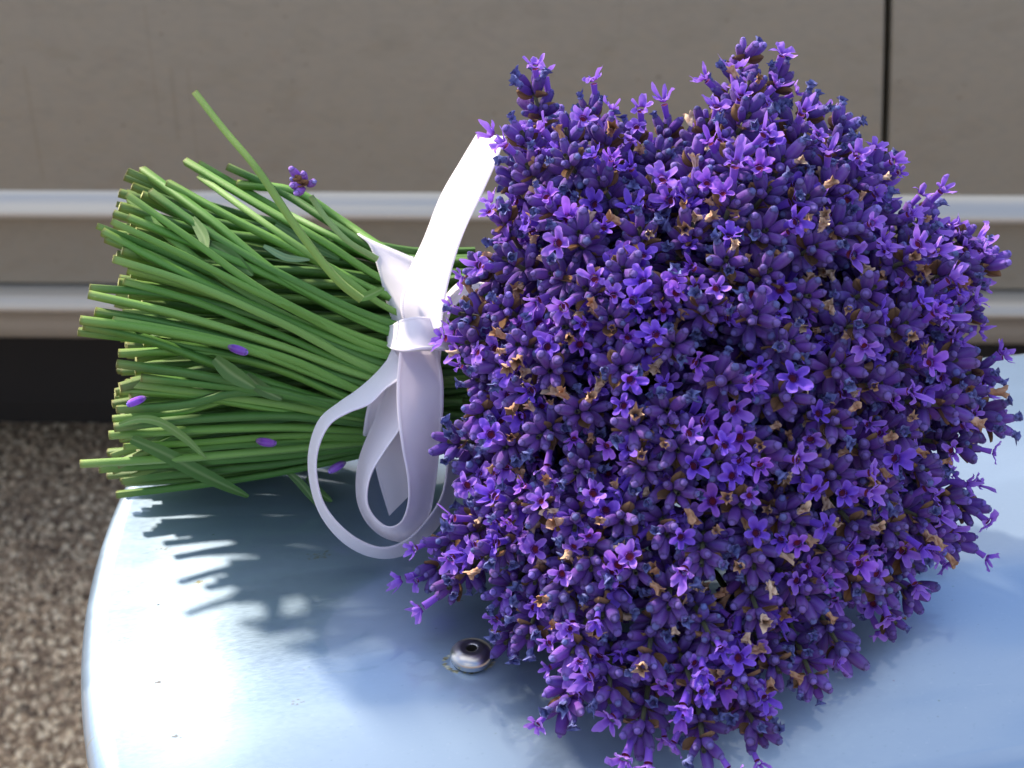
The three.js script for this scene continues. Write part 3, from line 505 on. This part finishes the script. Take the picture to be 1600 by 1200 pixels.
// ---------------------------------------------------------------- satin ribbon
{
  const RD = 0.041, kb = P(655, 525, 0.287 + RD), ribbon = thing('satin_ribbon', 'pale lilac satin ribbon tied in a bow round the lavender stems', 'ribbon', kb);
  const weave = (() => {
    const W = 256, H = 256, d = new Uint8Array(W * H * 4), r = rng(61);
    for (let y = 0; y < H; y++) for (let x = 0; x < W; x++) {
      const u = x / W, e = Math.min(u, 1 - u), rib = e < 0.075 ? 0.5 + 0.22 * Math.sin((y / H) * 2 * Math.PI * 16 + (u < 0.5 ? 1 : -1) * e * 60) : 0.5 + 0.16 * Math.sin((x + y * 1.0) * 2 * Math.PI / 8) + 0.1 * (r() - 0.5), groove = e > 0.075 && e < 0.095 ? -0.35 : 0;
      const v = clamp(rib + groove, 0, 1) * 255; d.set([v, v, v, 255], (y * W + x) * 4);
    }
    const t = new THREE.DataTexture(d, W, H); t.wrapS = THREE.ClampToEdgeWrapping; t.wrapT = THREE.RepeatWrapping; t.magFilter = THREE.LinearFilter; t.needsUpdate = true; return t;
  })();
  const satin = new THREE.MeshPhysicalMaterial({ color: col('#fbf7ff'), roughness: 0.92, clearcoat: 0.35, clearcoatRoughness: 0.38, sheen: 0.4, sheenRoughness: 0.4, sheenColor: col('#ffffff'), bumpMap: weave, bumpScale: 0.00016, side: THREE.DoubleSide, transmission: 0.36, thickness: 0 });
  const strip = (name, ctl, W = 0.0105, label, n = 64) => {
    // each control: pixel of one edge, pixel of the other edge, depth; the ribbon's real width gives how much one edge stands back
    const A = [], B = [];
    W *= 1.12;
    for (const [x1, y1, x2, y2, d0, s = -1] of ctl) { const d = d0 > 1 ? bundleDepth((x1 + x2) / 2, (y1 + y2) / 2, 1.035) - (d0 - 1) : d0 + RD; const w = (Math.hypot(x2 - x1, y2 - y1) / F) * d, dd = s * 0.5 * Math.sqrt(Math.max(0, W * W - w * w)); A.push(P(x1, y1, d - dd).sub(kb)); B.push(P(x2, y2, d + dd).sub(kb)); }
    const ca = new THREE.CatmullRomCurve3(A, false, 'centripetal'), cb = new THREE.CatmullRomCurve3(B, false, 'centripetal'), N = 32, T = 0.00012;
    const pa = [], pb = []; for (let j = 0; j <= n; j++) { pa.push(ca.getPoint(j / n)); pb.push(cb.getPoint(j / n)); }
    let len = 0; const lens = pa.map((p, j) => (len += j ? p.clone().lerp(pb[j], 0.5).distanceTo(pa[j - 1].clone().lerp(pb[j - 1], 0.5)) : 0));
    const nor = pa.map((p, j) => { const t = pa[Math.min(n, j + 1)].clone().add(pb[Math.min(n, j + 1)]).sub(pa[Math.max(0, j - 1)]).sub(pb[Math.max(0, j - 1)]).normalize(); return V().crossVectors(t, pb[j].clone().sub(p)).normalize(); });
    const pos = [], uv = [], cc = [], idx = [], ring = 2 * (N + 1);
    for (let j = 0; j <= n; j++) for (let k = 0; k < ring + 1; k++) {
      const kk = k % ring, top = kk <= N, u = top ? kk / N : (ring - 1 - kk) / N, e = Math.min(u, 1 - u), th = T * (e < 0.07 ? 0.3 + 2.6 * Math.sin(Math.PI * clamp(e / 0.07, 0, 1) * 0.85) : 1), p = pa[j].clone().lerp(pb[j], u).addScaledVector(nor[j], (top ? 1 : -1) * th + 0.00025 * Math.sin(Math.PI * u) * noise.noise(lens[j] * 150, u * 2, W * 1e3));
      pos.push(p.x, p.y, p.z); uv.push(u, lens[j] / 0.008); cc.push(1, 1, 1);
    }
    for (let j = 0; j < n; j++) for (let k = 0; k < ring; k++) { const a = j * (ring + 1) + k, b = a + 1, d = a + ring + 1, f = d + 1; idx.push(a, d, b, b, d, f); }
    const t = withNormals({ pos, uv, col: cc, idx }, ring, n), m = new Mesher().add(t, new THREE.Matrix4()), g = m.geometry(); g.deleteAttribute('color');
    return part(name, g, satin, ribbon, label);
  };
  strip('wrap', [[578, 392, 652, 428, 0.334], [566, 374, 650, 412, 0.318], [560, 367, 648, 407, 0.2995], [576, 382, 652, 424, 1.002], [590, 420, 655, 455, 1.002], [603, 470, 662, 488, 1.001], [616, 514, 668, 514, 1.001]], 0.0125, 'upper turn of the ribbon, flared at the stems');
  strip('wrap', [[614, 540, 690, 545, 1.001], [597, 580, 684, 590, 1.001], [575, 632, 662, 638, 1.001], [567, 676, 652, 684, 1.001], [574, 712, 652, 718, 1.0], [596, 735, 664, 738, 0.3], [618, 742, 676, 742, 0.316]], 0.0115, 'lower turn of the ribbon behind the loops');
  strip('tail', [[634, 520, 690, 512, 0.2870], [626, 478, 694, 478, 0.2872], [636, 431, 704, 430, 0.2885], [662, 372, 724, 366, 0.290], [689, 304, 755, 300, 0.2915], [719, 252, 776, 252, 0.293], [744, 211, 790, 213, 0.2945]], 0.0132, 'upright ribbon tail with a cut end');
  strip('tail', [[596, 610, 648, 605, 0.291], [582, 680, 640, 672, 0.2925], [588, 735, 642, 722, 0.2945], [608, 806, 646, 768, 0.298]], 0.0108, 'shaded ribbon tail hanging behind the front loop');
  strip('loop', [[616, 548, 640, 585, 0.2885], [589, 582, 604, 606, 0.2872], [560, 608, 578, 631, 0.285], [529, 630, 545, 644, 0.283], [500, 655, 516, 662, 0.281], [484, 700, 497, 700, 0.280], [484, 747, 494, 742, 0.2805], [498, 797, 506, 788, 0.282], [525, 836, 534, 824, 0.284], [560, 862, 565, 846, 0.2865], [598, 872, 598, 856, 0.2885], [635, 865, 630, 847, 0.290], [672, 836, 662, 818, 0.2905], [705, 790, 690, 775, 0.291], [725, 720, 700, 715, 0.2915]], 0.0098, 'large thin ribbon loop reaching left over the stems');
  strip('loop', [[616, 572, 645, 608, 0.2885], [600, 625, 628, 664, 0.287], [580, 668, 603, 702, 0.285], [562, 715, 584, 732, 0.2832], [557, 755, 575, 757, 0.2825], [561, 790, 574, 788, 0.283], [577, 820, 588, 812, 0.284], [605, 841, 608, 824, 0.2845], [640, 845, 626, 816, 0.284], [666, 818, 637, 788, 0.283], [680, 760, 637, 750, 0.282], [687, 700, 628, 700, 0.2815], [693, 635, 621, 645, 0.2822], [692, 590, 620, 600, 0.2835], [684, 548, 624, 550, 0.2858]], 0.0122, 'front ribbon loop, broad and bright');
  strip('loop', [[678, 505, 690, 535, 0.288], [700, 458, 708, 482, 0.290], [736, 432, 742, 456, 0.292], [778, 440, 776, 464, 0.294], [800, 480, 790, 490, 0.296]], 0.0095, 'lilac ribbon loop half hidden behind the flowers');
  strip('knot', [[604, 506, 606, 541, 0.297], [612, 508, 613, 546, 0.2885], [632, 498, 634, 549, 0.2822], [662, 495, 660, 546, 0.2815], [692, 505, 692, 548, 0.2856], [708, 516, 708, 558, 0.294]], 0.0092, 'pulled knot across the bow');
}

const renderer = new THREE.WebGLRenderer({ antialias: true });
renderer.toneMapping = THREE.LinearToneMapping;
renderer.toneMappingExposure = EXPOSURE;
renderer.shadowMap.enabled = true;
renderer.shadowMap.type = THREE.PCFSoftShadowMap;
renderer.render(scene, camera);
